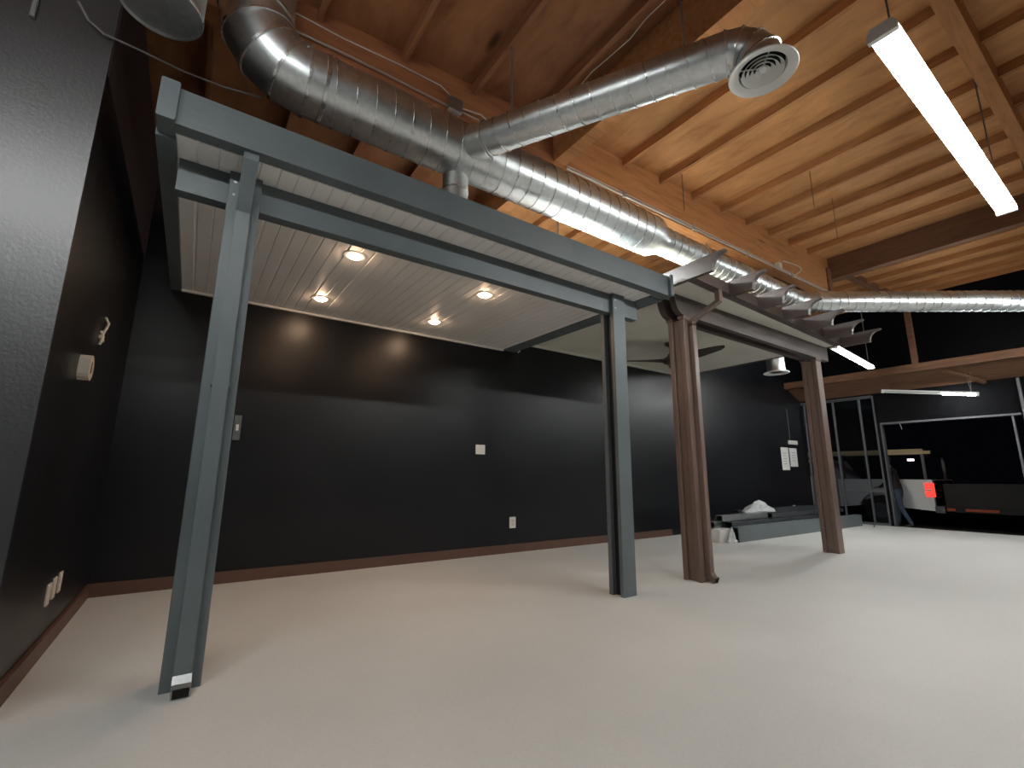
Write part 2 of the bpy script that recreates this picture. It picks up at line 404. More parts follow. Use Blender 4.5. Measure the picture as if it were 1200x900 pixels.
fixture((11.95, 3.49, 2.79), (11.95, 2.04, 2.525), 'dim fluorescent batten with one lit end under the board soffit', hang=2.96, w=.08, ntube=1, lit=(.66, 1))
fixture((7.1, FR, FZ), (9.6, FR, FZ), 'fluorescent batten next along the row over open floor')
fixture((10.3, FR, FZ), (12.1, FR, FZ), 'fluorescent batten at the doorway end of the row')
fixture((-2.5, FR, FZ), (.15, FR, FZ), 'fluorescent batten in the row, facing the semi-gloss return wall')

# ------------------------------------------------------------------ grey patio cover
g = thing('grey_patio_cover', (1.7, 4.0, 0), 'blue-grey aluminium patio cover with white ribbed roof, against the black wall', 'patio cover')
FY0, FY1, FZ0, FZ1 = 2.609, 2.722, 2.712, 2.912
LX0, LX1, RX0, RX1 = -.335, -.252, 3.47, 3.67
PZB, PZF = 2.742, 2.706                      # roof underside at the wall and at the gutter
pz = lambda y: PZF+(PZB-PZF)*(y-FY1)/(YB-FY1)
gut = MB().prism([(FY0, FZ0), (FY1, FZ0), (FY1, FZ1), (FY1-.012, FZ1), (FY1-.012, FZ0+.012), (FY0+.012, FZ0+.012), (FY0+.012, FZ1), (FY0, FZ1)], 0, LX1-.002, RX1-.045)
gut.build('gutter', 'grey', g)
def rail(x0, x1, cap0, cap1, zb):
    m = MB(); m.add([(x, y, z) for x in (x0, x1) for y, za, zb_ in ((FY1, zb, FZ1), (YB-.003, zb+.036, FZ1+.03)) for z in (za, zb_)],
                    [(0, 1, 3, 2), (4, 6, 7, 5), (0, 4, 5, 1), (2, 3, 7, 6), (0, 2, 6, 4), (1, 5, 7, 3)])
    o = m.build('side_fascia', 'grey', g)
    MB().bevbox(cap0, cap1, FY0-.03, FY1, FZ0-.004, FZ1+.012, .006, 1).build('end_cap', 'grey', o)
    return o
rail(LX0, LX1, LX0+.005, LX1, 2.690)
rail(RX0, RX1, RX1-.042, RX1, 2.700)
npan = 19; pw = (RX0-LX1)/npan
def rib_profile(w):
    "underside line and top line of one pan: two narrow grooves"
    c = w*.5
    return [(.0004, .006), (.006, 0), (c-.010, 0), (c-.004, .006), (c+.004, .006), (c+.010, 0), (w-.006, 0), (w-.0004, .006)]
lo = rib_profile(pw)
def roofpan(x0):
    m = MB(); n = len(lo); vs = []
    for y in (FY1-.03, YB-.004):
        z = pz(y)
        for x, h in lo: vs.append((x0+x, y, z+h))
        for x, h in reversed(lo): vs.append((x0+x, y, z+.035))
    k = 2*n
    fs = [(i, i+1, k+i+1, k+i) for i in range(k-1)]+[(k-1, 0, k, 2*k-1)]
    for i in range(n-1):
        fs += [(i, i+1, k-2-i, k-1-i), (k+i, k+k-1-i, k+k-2-i, k+i+1)]
    m.add(vs, fs); return m
pan0 = roofpan(LX1).build('roof_panel', 'panel', g)
copies(pan0, [(pw*i, 0, 0) for i in range(1, npan)], g)
MB().box(LX1, RX0, YB-.03, YB-.002, PZB-.02, PZB).build('wall_hanger', 'panel', g)
# beam clasped between the post plates
BY0, BY1, BZ0 = 2.903, 2.985, 2.518
bm = MB().box(-.235, 3.505, BY0, BY1, BZ0, pz(BY0)-.001).build('beam', 'grey', g)
PY0, PY1 = 2.861, 3.03
def gpost(x0, x1):
    o = MB().bevbox(x0+.045, x1-.045, BY0, BY1, 0, BZ0).build('post', 'blackplastic', g)  # core coloured black to give the shade between the plates
    o['label'] = 'inner post coloured black for the shaded gap'
    MB().bevbox(x0, x1, PY0, BY0-.001, 0, pz(PY0)-.004, .004).build('front_plate', 'greyz', o)
    MB().bevbox(x0, x1, BY1+.001, PY1, 0, BZ0+.01, .004).build('back_plate', 'greyz', o)
    for z in (2.56, 2.64):
        MB().lathe([(.0, -.006), (.008, -.005), (.008, .0)], (x0+.03, PY0, z), 8, (0, 1, 0)).build('bolt', 'galvdull', o)
    return o
gpost(.004, .169); gpost(3.119, 3.281)
# downspout: drop, swept elbow, long leg, kick-out
ds = MB(); X0, X1 = .052, .124
path = [((2.640, 2.690), FZ0, FZ0-.06)]
def spout_leg(m, x0, x1, st):
    "st: list of (front y, back y, z front, z back) stations"
    vs = []
    for yf, yb, zf, zb in st:
        vs += [(x0, yf, zf), (x1, yf, zf), (x1, yb, zb), (x0, yb, zb)]
    fs = []
    for i in range(len(st)-1):
        for k in range(4): fs.append((4*i+k, 4*i+(k+1) % 4, 4*i+4+(k+1) % 4, 4*i+4+k))
    fs += [(0, 1, 2, 3), tuple(4*(len(st)-1)+k for k in (3, 2, 1, 0))]
    return m.add(vs, fs)
d0 = spout_leg(MB(), X0, X1, [(2.806, 2.859, 2.40, 2.40), (2.806, 2.859, .075, .075)]).build('downspout', 'greyz', g)
spout_leg(MB(), X0, X1, [(2.632, 2.690, FZ0, FZ0), (2.632, 2.690, FZ0-.045, FZ0-.028), (2.806, 2.859, 2.445, 2.462), (2.806, 2.859, 2.40, 2.40)]).build('elbow', 'greyz', d0)
spout_leg(MB(), X0-.002, X1+.002, [(2.804, 2.860, .085, .085), (2.780, 2.860, .055, .03), (2.735, 2.755, .052, .002)]).build('kick_out', 'galvdull', d0)
MB().add([(X0+.004, 2.7325, .048), (X1-.004, 2.7325, .048), (X1-.004, 2.752, .005), (X0+.004, 2.752, .005)], [(0, 1, 2, 3)]).build('spout_mouth', 'hole', d0)
MB().box(X0-.006, X1+.006, PY0-.052, PY0-.001, 1.45, 1.475).build('strap', 'greyz', d0)
# recessed lights
LP = []
for px in ((416, 299), (376, 351), (568, 345), (509, 378)):
    q = on(2, 2.722, *px); LP.append((q.x, q.y))
for (x, y), lab in zip(LP,
                       ('warm recessed light by the front beam, nearer the downspout post', 'warm recessed light by the back wall, nearer the side wall',
                        'warm recessed light by the front beam, nearer the two plain posts', 'warm recessed light by the back wall, nearer the fan')):
    z = pz(y)
    t = thing('recessed_light', (x, y, z), lab, 'downlight', 'warm lights in the ribbed roof')
    MB().lathe([(.056, -.003), (.060, -.008), (.085, -.005), (.088, -.001), (.056, -.001)], (x, y, z), 28, (0, 0, 1), True).build('trim_ring', 'white', t, True)
    MB().lathe([(0, -.026), (.020, -.025), (.040, -.019), (.053, -.009), (.056, -.002)], (x, y, z), 24).build('lens', 'lens', t, True)

# ------------------------------------------------------------------ brown patio cover
b = thing('brown_patio_cover', (5.8, 4.0, 0), 'dark brown patio cover with flat cream roof panel and scalloped rafter tails', 'patio cover')
BX0, BX1, PB = 3.80, 7.62, 2.90
gy = lambda x: 2.535+.045*(x-3.8)           # the gutter runs a little out of square
npb = 4; w4 = (BX1-BX0)/npb
for i in range(npb):
    xa, xb = BX0+w4*i+.0015, BX0+w4*(i+1)-.0015
    MB().add([(x, y, z) for x in (xa, xb) for y in (gy(x), YB-.004) for z in (PB, PB+.08)],
             [(0, 1, 3, 2), (4, 6, 7, 5), (0, 4, 5, 1), (2, 3, 7, 6), (0, 2, 6, 4), (1, 5, 7, 3)]).build('roof_panel', 'foam', b)
gm = MB(); gd = .09
gm.add([(x, gy(x)-o, z) for x in (BX0, BX1) for o in (gd, 0) for z in (PB-.012, PB+.105)],
       [(0, 1, 3, 2), (4, 6, 7, 5), (0, 4, 5, 1), (2, 3, 7, 6), (0, 2, 6, 4), (1, 5, 7, 3)])
gm.build('gutter', 'brown', b)
MB().box(BX0, BX1, YB-.03, YB-.002, PB-.03, PB-.0005).build('wall_hanger', 'foam', b)
MB().box(BX1, BX1+.04, 2.72, YB-.002, PB-.01, PB+.12).build('side_fascia', 'brown', b)
MB().box(BX0-.03, BX0, 2.53, YB-.002, PB-.01, PB+.12).build('side_fascia', 'brown', b)
# rafter tails with a scooped end between two small noses
def scoop(y1, yb, z0, z1):
    """outline in (y, z): tail runs from yb (gutter) forward to y1 at the top"""
    pts = [(yb, z0), (y1+.155, z0), (y1+.14, z0-.0), (y1+.135, z0+.018)]
    n = 9; zt, zb = z1-.022, z0+.018
    for i in range(1, n):
        t = i/n; yy = y1+.135-(.135-.02)*(1-cos(t*pi/2)); zz = zb+(zt-zb)*sin(t*pi/2)
        pts.append((yy, zz))
    pts += [(y1+.012, zt), (y1, z1-.012), (y1, z1), (yb, z1)]
    return pts
for i in range(7):
    x = 3.862+.628*i-(.09 if i == 0 else 0); yb = gy(x)-gd+.002 if i else 2.76; y1 = 2.09+.008*i
    poly = scoop(y1, yb, 2.857 if i else 2.862, 3.022)
    o = MB().prism(poly, 0, x-.024, x+.024).build('rafter_tail', 'browny', b)
    # pressed cap following the scoop
    c = poly[2:-1]; cc = [(p-.004, q-.001) for p, q in c]
    m = MB(); n = len(cc); vs = []
    for xx in (x-.027, x+.027): vs += [(xx, p, q) for p, q in cc]+[(xx, p+.010, q+.002) for p, q in reversed(cc)]
    k = 2*n; fs = [(i2, (i2+1) % k, k+(i2+1) % k, k+i2) for i2 in range(k)]
    for i2 in range(n-1): fs += [(i2, i2+1, k-2-i2, k-1-i2), (k+i2, 2*k-1-i2, 2*k-2-i2, k+i2+1)]
    m.add(vs, fs).build('end_cap', 'browny', o)
# twin beams with rounded ends, standing on the post plates
def twin(y0, y1, z0, z1, x0, x1):
    pts = [(x1, z0), (x1, z1), (x0, z1)]
    n = 10
    for i in range(1, n+1):
        t = i/n*pi/2; pts.append((x0+.13*(1-cos(t)), z1-(z1-z0-.005)*sin(t)))
    pts += [(x0+.13, z0)]
    m = MB(); 
    vs = [(x, y, z) for y in (y0, y1) for x, z in pts]; k = len(pts)
    m.add(vs, [(i, (i+1) % k, k+(i+1) % k, k+i) for i in range(k)]+[tuple(range(k-1, -1, -1)), tuple(range(k, 2*k))])
    return m.build('beam', 'brown', b, False)
QY0, QY1 = 2.835, 3.035
twin(QY0-.012, QY0+.055, 2.69, PB-.001, 4.02, 7.66)
twin(QY1-.055, QY1+.012, 2.69, PB-.001, 4.02, 7.66)
def bpost(x0, x1):
    o = MB().bevbox(x0+.028, x1-.028, QY0+.0525, QY1-.0525, 0, 2.66).build('post', 'brownz', b)
    MB().bevbox(x0, x1, QY0, QY0+.052, 0, 2.66, .004).build('front_plate', 'brownz', o)
    MB().bevbox(x0, x1, QY1-.052, QY1, 0, 2.66, .004).build('back_plate', 'brownz', o)
    for y0, y1 in ((QY0-.012, QY0+.062), (QY1-.062, QY1+.012)):
        MB().prism([(y0+.006, 2.655), (y1-.006, 2.655), (y1, 2.675), (y1, 2.689), (y0, 2.689), (y0, 2.675)], 0, x0-.012, x1+.012).build('plate_cap', 'brownz', o)
bpost(4.168, 4.318); bpost(7.255, 7.42)
# its downspout, swept from the gutter back to the right of the post
SX = 4.245
d1 = MB().bevbox(4.238, 4.302, QY0-.058, QY0-.001, .08, 2.60).build('downspout', 'brownz', b)
pa, pb_ = Vector((4.262, 2.475, 0)), Vector((4.238, QY0-.058, 0))
vs = []
for (px, py, z, dxw, dyw) in ((4.262, 2.468, PB-.012, .062, .05), (4.262, 2.468, 2.765, .062, .05), (4.238, QY0-.058, 2.625, .064, .057), (4.238, QY0-.058, 2.58, .064, .057)):
    vs += [(px, py, z), (px+dxw, py, z), (px+dxw, py+dyw, z+(.018 if 2.6 < z < 2.8 else 0)), (px, py+dyw, z+(.018 if 2.6 < z < 2.8 else 0))]
fs = [(4*i+k, 4*i+(k+1) % 4, 4*i+4+(k+1) % 4, 4*i+4+k) for i in range(3) for k in range(4)]+[(0, 1, 2, 3), (15, 14, 13, 12)]
MB().add(vs, fs).build('elbow', 'brownz', d1)
spout_leg(MB(), 4.236, 4.304, [(QY0-.060, QY0, .09, .09), (QY0-.075, QY0-.005, .06, .04), (QY0-.105, QY0-.085, .055, .002)]).build('kick_out', 'brownz', d1)
MB().add([(4.241, QY0-.1075, .050), (4.299, QY0-.1075, .050), (4.299, QY0-.0885, .006), (4.241, QY0-.0885, .006)], [(0, 1, 2, 3)]).build('spout_mouth', 'hole', d1)

# ceiling fan
FC = Vector((5.55, 4.03, 0))
fan = thing('ceiling_fan', (FC.x, FC.y, PB), 'dark bronze three-blade ceiling fan under the cream roof panel', 'ceiling fan')
MB().lathe([(0, 0), (.07, 0), (.068, -.03), (.03, -.055), (0, -.055)], (FC.x, FC.y, PB-.001), 20).build('canopy', 'fan', fan, True)
MB().tube([(FC.x, FC.y, PB-.05), (FC.x, FC.y, 2.70)], .013, 10).build('downrod', 'fan', fan, True)
MB().lathe([(0, 2.74), (.03, 2.735), (.05, 2.70), (.10, 2.67), (.115, 2.64), (.10, 2.60), (.05, 2.58), (0, 2.577)], (FC.x, FC.y, 0), 24).build('motor', 'fan', fan, True)
for k in range(3):
    a = radians(-96+120*k); d = Vector((cos(a), sin(a), 0)); s = Vector((-sin(a), cos(a), 0)); vs = []; st = 9
    for i in range(st):
        t = i/(st-1); rr = .09+.80*t; hw = .055+.028*sin(pi*min(1, t*1.15)**.8) if t < .99 else .02
        hw *= 1-.75*max(0, (t-.86)/.14)**2
        tilt = .03*(1-t)+.012
        for sg, h in ((-1, 0), (1, 0), (1, .007), (-1, .007)):
            vs.append(Vector((FC.x, FC.y, 2.63))+d*rr+s*(sg*hw)+Vector((0, 0, -sg*tilt+h)))
    fs = [(4*i+q, 4*i+(q+1) % 4, 4*i+4+(q+1) % 4, 4*i+4+q) for i in range(st-1) for q in range(4)]+[(3, 2, 1, 0), tuple(4*(st-1)+q for q in range(4))]
    MB().add(vs, fs).build('blade', 'fan', fan)

# ------------------------------------------------------------------ ducts
def helix(p0, p1, R, pitch, w=.0055, seg=30, phase=0.):
    p0, p1 = Vector(p0), Vector(p1); d = (p1-p0); L = d.length; d.normalize()
    a = d.orthogonal().normalized(); bb = d.cross(a); n = int(L/pitch*seg); m = MB(); vs = []
    for i in range(n+1):
        t = i/seg*2*pi+phase; c = p0+d*(L*i/n); rd = a*cos(t)+bb*sin(t)
        for q, h in ((-w, -.001), (-w*.7, .006), (w*.7, .006), (w, -.001)): vs.append(c+d*q+rd*(R+h))
    fs = [(4*i+k, 4*i+k+1, 4*i+5+k, 4*i+4+k) for i in range(n) for k in range(3)]
    return m.add(vs, fs)
def ring(c, ax, R, w=.012, h=.007):
    return MB().lathe([(R-.001, -w), (R+h, -w*.7), (R+h, w*.7), (R-.001, w)], c, 36, ax)
def pipe(p0, p1, R, caps=False, seg=40):
    return MB().tube([p0, p1], R, seg, caps)
DY, DZ, DR = 2.80, 3.43, .20
main = thing('spiral_duct', (3.0, DY, DZ), 'galvanised spiral duct running above the patio roofs with elbow and reducer', 'duct')
XA, XRD = .33, 3.62
pipe((XA, DY, DZ), (XRD, DY, DZ), DR).build('duct_run', 'galv', main, True)
helix((XA+.1, DY, DZ), (XRD-.02, DY, DZ), DR, .125).build('spiral_seam', 'seam', main, True)
MB().lathe([(DR, 0), (DR, .03), (.143, .16), (.143, .20)], (XRD, DY, DZ), 40, (1, 0, 0)).build('reducer', 'galv', main, True)
XE = 6.62
pipe((XRD+.19, DY, DZ), (XE, DY, DZ), .143).build('duct_run', 'galv', main, True)
helix((XRD+.2, DY, DZ), (XE, DY, DZ), .143, .115).build('spiral_seam', 'seam', main, True)
# gored elbow turning up at the left end
ER = .30; gores = []
for i in range(5):
    a = pi/2*i/4; gores.append(Vector((XA-ER*sin(a), DY, DZ+ER*(1-cos(a)))))
for i in range(4):
    MB().tube([gores[i], gores[i+1]], DR, 40, False)
def gored(centers, R, parent, dirs, name='elbow_gore'):
    "mitred segments between planes at each centre"
    rings = []
    a0 = None
    for c, d in zip(centers, dirs):
        d = d.normalized()
        if a0 is None: a0 = d.orthogonal().normalized()
        a0 = (a0-d*a0.dot(d)).normalized(); b0 = d.cross(a0)
        rings.append([(a0*cos(2*pi*k/40)+b0*sin(2*pi*k/40)) for k in range(40)])
    for i in range(len(centers)-1):
        ax = (centers[i+1]-centers[i]).normalized(); vs = []
        for j in (i, i+1):
            n = dirs[j].normalized()
            for k in range(40):
                q = rings[j][k]; q = q-ax*q.dot(ax); q = q.normalized()*R
                # slide along the segment axis onto the mitre plane
                tt = -(q.dot(n))/(ax.dot(n)); vs.append(centers[j]+q+ax*tt)
        MB().add(vs, [(k, (k+1) % 40, 40+(k+1) % 40, 40+k) for k in range(40)]).build(name, 'galv', parent, True)
dirs = [Vector((-cos(pi/2*i/4), 0, sin(pi/2*i/4))) for i in range(5)]
gored(gores, DR, main, dirs)
for i in range(0, 5): ring(gores[i], dirs[i], DR+.002, .010, .008).build('gore_band', 'seam', main, True)
pipe(gores[4], gores[4]+Vector((0, 0, .28)), DR).build('riser', 'galv', main, True)
ring((XA+.1, DY, DZ), (1, 0, 0), DR, .016, .006).build('gore_band', 'seam', main, True)
for a in (205, 250, 300):      # screw heads and a paper tag on the elbow
    for c, d in ((gores[1], dirs[1]), (gores[0], dirs[0])):
        s = d.cross(Vector((0, 1, 0))).normalized(); q = Vector((0, 1, 0))*cos(radians(a))+s*sin(radians(a))
        MB().lathe([(0, .009), (.006, .008), (.007, 0)], c+q*DR+d*.03, 8, q).build('screw', 'galvdull', main)
# turn to the right, towards the doorway side
dg = Vector((cos(radians(36)), -sin(radians(36)), 0)); E0 = Vector((XE, DY, DZ))
cs = [E0, E0+Vector((.10, -.0, 0)), E0+Vector((.10, 0, 0))+Vector((cos(radians(18)), -sin(radians(18)), 0))*.16]
cs.append(cs[2]+dg*.14)
gored(cs, .143, main, [Vector((1, 0, 0)), Vector((cos(radians(9)), -sin(radians(9)), 0)), Vector((cos(radians(27)), -sin(radians(27)), 0)), dg])
for c, d in ((cs[1], Vector((cos(radians(9)), -sin(radians(9)), 0))), (cs[2], Vector((cos(radians(27)), -sin(radians(27)), 0))), (cs[3], dg)):
    ring(c, d, .145, .01, .007).build('gore_band', 'seam', main, True)
end = cs[3]+dg*5.2
pipe(cs[3], end, .143).build('duct_run', 'galv', main, True)
helix(cs[3], end, .143, .115).build('spiral_seam', 'seam', main, True)
# vertical stub through the ribbed roof
MB().tube([(1.43, DY+.06, DZ-.1), (1.43, DY+.06, 2.76)], .098, 28, False).build('drop_stub', 'galv', main, True)
ring((1.43, DY+.06, 3.11), (0, 0, 1), .098, .008, .005).build('gore_band', 'seam', main, True)
for x in (1.05, 3.1, 5.0): # strap hangers
    MB().box(x-.012, x+.012, DY+.202, DY+.204, DZ, JB+JH-.005+dz(x)).build('hanger_strap', 'galvdull', main)

# branch duct to the round diffuser
br = thing('branch_duct', (1.9, 1.8, 3.41), 'slim galvanised branch duct crossing to the round diffuser', 'duct')
B0, B1 = Vector((1.47, 2.655, 3.415)), Vector((2.305, 1.165, 3.415)); bd = (B1-B0).normalized(); BRR = .118
pipe(B0, B1, BRR).build('duct_run', 'galv', br, True)
helix(B0+bd*.12, B1-bd*.03, BRR, .115).build('spiral_seam', 'seam', br, True)
MB().tube([B0-bd*.10, B0+bd*.11], BRR+.006, 36, False).build('collar', 'galv', br, True)
ring(B0+bd*.11, bd, BRR+.006, .008, .005).build('collar_band', 'seam', br, True)
ee = [B1]; ed = [bd]; RB = .17
for i in range(1, 5):
    a = pi/2*i/4; ee.append(B1+bd*(RB*sin(a))+Vector((0, 0, -RB*(1-cos(a))))); ed.append(bd*cos(a)+Vector((0, 0, -1))*sin(a))
gored(ee, BRR, br, ed)
for i in range(4): ring(ee[i], ed[i], BRR+.001, .007, .006).build('gore_band', 'seam', br, True)
for x, y in ((1.62, 2.38), (2.2, 1.36)):
    MB().box(x-.01, x+.01, y-.002, y+.002, 3.53, JB+JH-.005+dz(x)).build('hanger_strap', 'galvdull', br)
DC = ee[4]
df = thing('round_diffuser', DC, 'white round ceiling diffuser with concentric rings on the branch duct', 'air diffuser')
zf = DC.z-.012
MB().lathe([(BRR-.005, .035), (BRR+.01, .012), (.165, -.004), (.176, -.014), (.172, -.020), (.150, -.014), (.122, -.004), (.118, .02)], (DC.x, DC.y, zf), 44).build('rim', 'whitemetal', df, True)
for k, r in enumerate((.105, .082, .060, .038)):
    MB().lathe([(r-.016, .012), (r, -.010), (r+.003, -.012), (r+.001, -.006), (r-.013, .014)], (DC.x, DC.y, zf-.003), 40, (0, 0, 1), True).build('cone_ring', 'whitemetal', df, True)
MB().lathe([(0, -.012), (.012, -.011), (.020, -.004), (.022, .004)], (DC.x, DC.y, zf-.002), 24).build('centre_cap', 'whitemetal', df, True)
MB().lathe([(0, .03), (.116, .03)], (DC.x, DC.y, zf), 32).build('throat', 'hole', df)
for a in (45, 135): 
    s = Vector((cos(radians(a)), sin(radians(a)), 0)); MB().tube([Vector((DC.x, DC.y, zf+.012))-s*.115, Vector((DC.x, DC.y, zf+.012))+s*.115], .004, 6).build('spoke', 'whitemetal', df)

# capped riser in the near corner
VC = on(2, 3.12, 188, 10)
vd = thing('vertical_duct', (VC.x, VC.y, 3.12), 'dull capped duct end hanging from the roof by the side wall', 'duct')
MB().tube([(VC.x, VC.y, 3.12), (VC.x, VC.y, 4.005)], .165, 36, False).build('duct_run', 'galvdull', vd, True)
MB().lathe([(0, .012), (.158, .012), (.165, 0)], (VC.x, VC.y, 3.12), 36).build('end_plate', 'galvdull', vd)
ring((VC.x, VC.y, 3.13), (0, 0, 1), .165, .008, .005).build('rim_band', 'seam', vd, True)

# vertical drop with flange beyond the brown cover
RC = Vector((8.62, 4.03, 2.86))
rd = thing('round_register', RC, 'short galvanised duct drop with white flanged ring past the brown cover', 'air diffuser')
MB().tube([(RC.x, RC.y, RC.z+.02), (RC.x, RC.y, 3.22), (RC.x, RC.y, 4.21)], .15, 28, False).build('duct_run', 'galv', rd, True)
MB().lathe([(.12, .03), (.15, .03), (.20, .012), (.215, 0), (.205, -.008), (.15, 0), (.12, .012)], RC, 32).build('flange', 'whitemetal', rd, True)
MB().lathe([(0, .03), (.125, .03)], RC, 24).build('throat', 'hole', rd)

# ------------------------------------------------------------------ cables, conduit
def cable(name, pts, rad, mat, label, cat='cable', smooth=True):
    return tag(MB().tube(pts, rad, 8).build(name, mat, None, smooth), label, cat)
zg = lambda x: 3.84+.018*(x-3.1)
cd = thing('conduit', (5.0, 2.92, 3.9), 'steel conduit run along the foot of the main girder', 'conduit')
MB().tube([(2.62, 2.918, zg(2.62)+.02), (8.28, 2.918, zg(8.28)+.02)], .011, 8).build('pipe', 'conduit', cd, True)
MB().tube([(2.62, 2.918, zg(2.62)+.05), (8.28, 2.918, zg(8.28)+.05)], .006, 8).build('pipe', 'cable', cd, True)
for x in (3.4, 4.6, 5.8, 7.0): MB().box(x-.012, x+.012, 2.90, 2.93, zg(x)+.0, zg(x)+.07).build('clip', 'galvdull', cd)
jb = thing('junction_box', (6.55, 2.9, zg(6.55)), 'small junction box with looped cable on the main girder', 'junction box')
MB().bevbox(6.50, 6.60, 2.85, 2.905, zg(6.5)-.01, zg(6.5)+.075, .006, 1).build('box', 'cable', jb)
lp = [(6.52+.26*sin(t*pi)+.22*t, 2.80-.07*sin(t*pi), zg(6.5)+.07+.16*sin(t*pi*.62)-.34*t) for t in [i/14 for i in range(15)]]
MB().tube(lp, .008, 8).build('cable_loop', 'cable', jb, True)
jb2 = thing('junction_box', (1.42, 2.9, 3.92), 'steel junction box on the girder above the duct tee', 'junction box')
MB().bevbox(1.36, 1.48, 2.87, 2.929, 3.84, 3.95, .005, 1).build('box', 'galvdull', jb2)
cable('girder_cable', [(-.1, 2.915, 3.86), (.6, 2.915, 3.885), (1.0, 2.915, 3.885), (1.36, 2.915, 3.88)], .010, 'conduit', 'steel conduit reaching the junction box from the side wall', 'conduit')
cable('girder_wire', [(.1, 2.92, 4.02), (.55, 2.92, 4.01), (.95, 2.92, 4.035), (1.30, 2.92, 4.04), (1.38, 2.92, 4.0), (1.40, 2.92, 3.94)], .005, 'cable', 'thin wire stapled along the girder face into the junction box')
cable('armoured_cable', [(1.48, 2.90, 3.91), (1.65, 2.88, 3.92), (1.85, 2.9, 3.88), (2.0, 2.92, 3.84)], .006, 'cable', 'pale cable bowing out of the girder junction box')
cable('armoured_cable', [(1.48, 2.90, 3.88), (1.62, 2.87, 3.85), (1.78, 2.88, 3.80)], .006, 'cable', 'short pale cable end by the girder junction box')
w0 = [on(2, 4.13, *p) for p in ((780, 0), (757, 22), (738, 46), (715, 66), (694, 84), (681, 99))]
cable('ceiling_wire', w0, .004, 'cable', 'thin pale wire drooping beside the cross beam')
w1 = [on(1, YS-.012, 92, 2), on(1, YS-.012, 104, 24), on(1, YS-.03, 122, 40), on(1, 2.86, 160, 57), on(1, 2.95, 215, 84), on(1, 3.02, 262, 102), on(1, 3.05, 306, 114)]
cable('slack_cable', w1, .006, 'greycable', 'slack grey cable hanging from the side wall behind the duct elbow')
cable('drop_wire', [on(1, 3.0, 432, 205), on(1, 3.0, 421, 219), on(1, 3.0, 405, 242), (on(1, 3.0, 405, 242).x, 3.0, 2.752)], .005, 'cable', 'short pale wire dropping behind the ribbed roof gutter')

# ------------------------------------------------------------------ fittings on the walls
def plate_y(name, px0, px1, label, cat, mat='white', depth=.006):
    a, c = on(1, YB, *px0), on(1, YB, *px1)
    t = thing(name, ((a.x+c.x)/2, YB, (a.z+c.z)/2), label, cat)
    MB().bevbox(a.x, c.x, YB-depth, YB-.0005, c.z, a.z, .003, 1).build('plate', mat, t)
    return t, (a.x+c.x)/2, (a.z+c.z)/2
t, cx, cz = plate_y('blank_plate', (557.5, 521), (568, 532.5), 'white square blank plate midway up the black wall', 'wall plate')
for zz in (cz-.04, cz+.04): MB().lathe([(0, .009), (.004, .008), (.004, 0)], (cx, YB-.006, zz), 8, (0, -1, 0)).build('screw', 'almond', t)
t, cx, cz = plate_y('wall_outlet', (597, 606), (604, 618.5), 'white duplex outlet low on the black back wall', 'outlet')
for zz in (cz-.025, cz+.025): MB().bevbox(cx-.017, cx+.017, YB-.009, YB-.006, zz-.014, zz+.014, .004, 1).build('receptacle', 'almond', t)
t, cx, cz = plate_y('switch_box', (275, 487), (280, 516), 'grey surface switch box peeping past the downspout post', 'switch', 'greyz', .045)
MB().box(cx-.012, cx+.012, YB-.053, YB-.045, cz-.03, cz+.03).build('toggle', 'white', t)
# three cover plates low on the side wall
for k, (lab, px0) in enumerate((('almond cover plate low on the side wall, farthest of three from the corner', (55, 697)),
                                ('almond cover plate low on the side wall, middle one of three', (62, 689)),
                                ('almond cover plate low on the side wall, closest of three to the corner', (69, 682)))):
    p = on(0, XL, *px0); t = thing('outlet_plate', (XL, p.y, p.z), lab, 'outlet', 'plates low on the side wall')
    MB().bevbox(XL+.0005, XL+.008, p.y-.037, p.y+.037, p.z-.058, p.z+.058, .003, 0).build('plate', 'almond', t)
    for zz in (-.025, .025): MB().bevbox(XL+.008, XL+.011, p.y-.016, p.y+.016, p.z+zz-.013, p.z+zz+.013, .003, 0).build('receptacle', 'almond', t)
p = on(0, XL, 93, 430); t = thing('alarm', (XL, p.y, p.z), 'almond alarm box with dark slot on the side wall', 'alarm')
poly = [(p.y+.075*cos(a)*(.9 if cos(a) < 0 else 1), p.z+.072*sin(a)) for a in [2*pi*i/20 for i in range(20)]]
poly = [(min(max(y, p.y-.05), p.y+.09), z) for y, z in poly]
o = MB().prism(poly, 0, XL+.0005, XL+.05).build('body', 'almond', t)
MB().bevbox(XL+.05, XL+.0515, p.y-.005, p.y+.015, p.z-.03, p.z+.035, .002, 0).build('slot', 'blackplastic', t)
p = on(0, XL, 118, 386); t = thing('wire_bracket', (XL, p.y, p.z), 'small white zigzag wire bracket above the alarm box', 'bracket')
MB().tube([(XL+.006, p.y+.07, p.z+.10), (XL+.02, p.y+.10, p.z+.07), (XL+.02, p.y+.06, p.z+.03), (XL+.006, p.y+.04, p.z-.03)], .008, 6).build('wire', 'almond', t)
MB().tube([(XL+.006, p.y-.0, p.z-.01), (XL+.02, p.y-.01, p.z-.05), (XL+.008, p.y+.0, p.z-.10)], .008, 6).build('hook', 'almond', t)
MB().box(XL+.0005, XL+.012, p.y-.02, p.y+.11, p.z-.06, p.z-.04).build('foot', 'almond', t)
p = on(1, YS, 41, 10)
tag(MB().tube([p+Vector((0, -.012, .15)), p+Vector((.0, -.012, -.06))], .010, 8).build('wall_rod', 'greycable', None, True), 'short grey rod fixed high on the semi-gloss wall', 'rod')
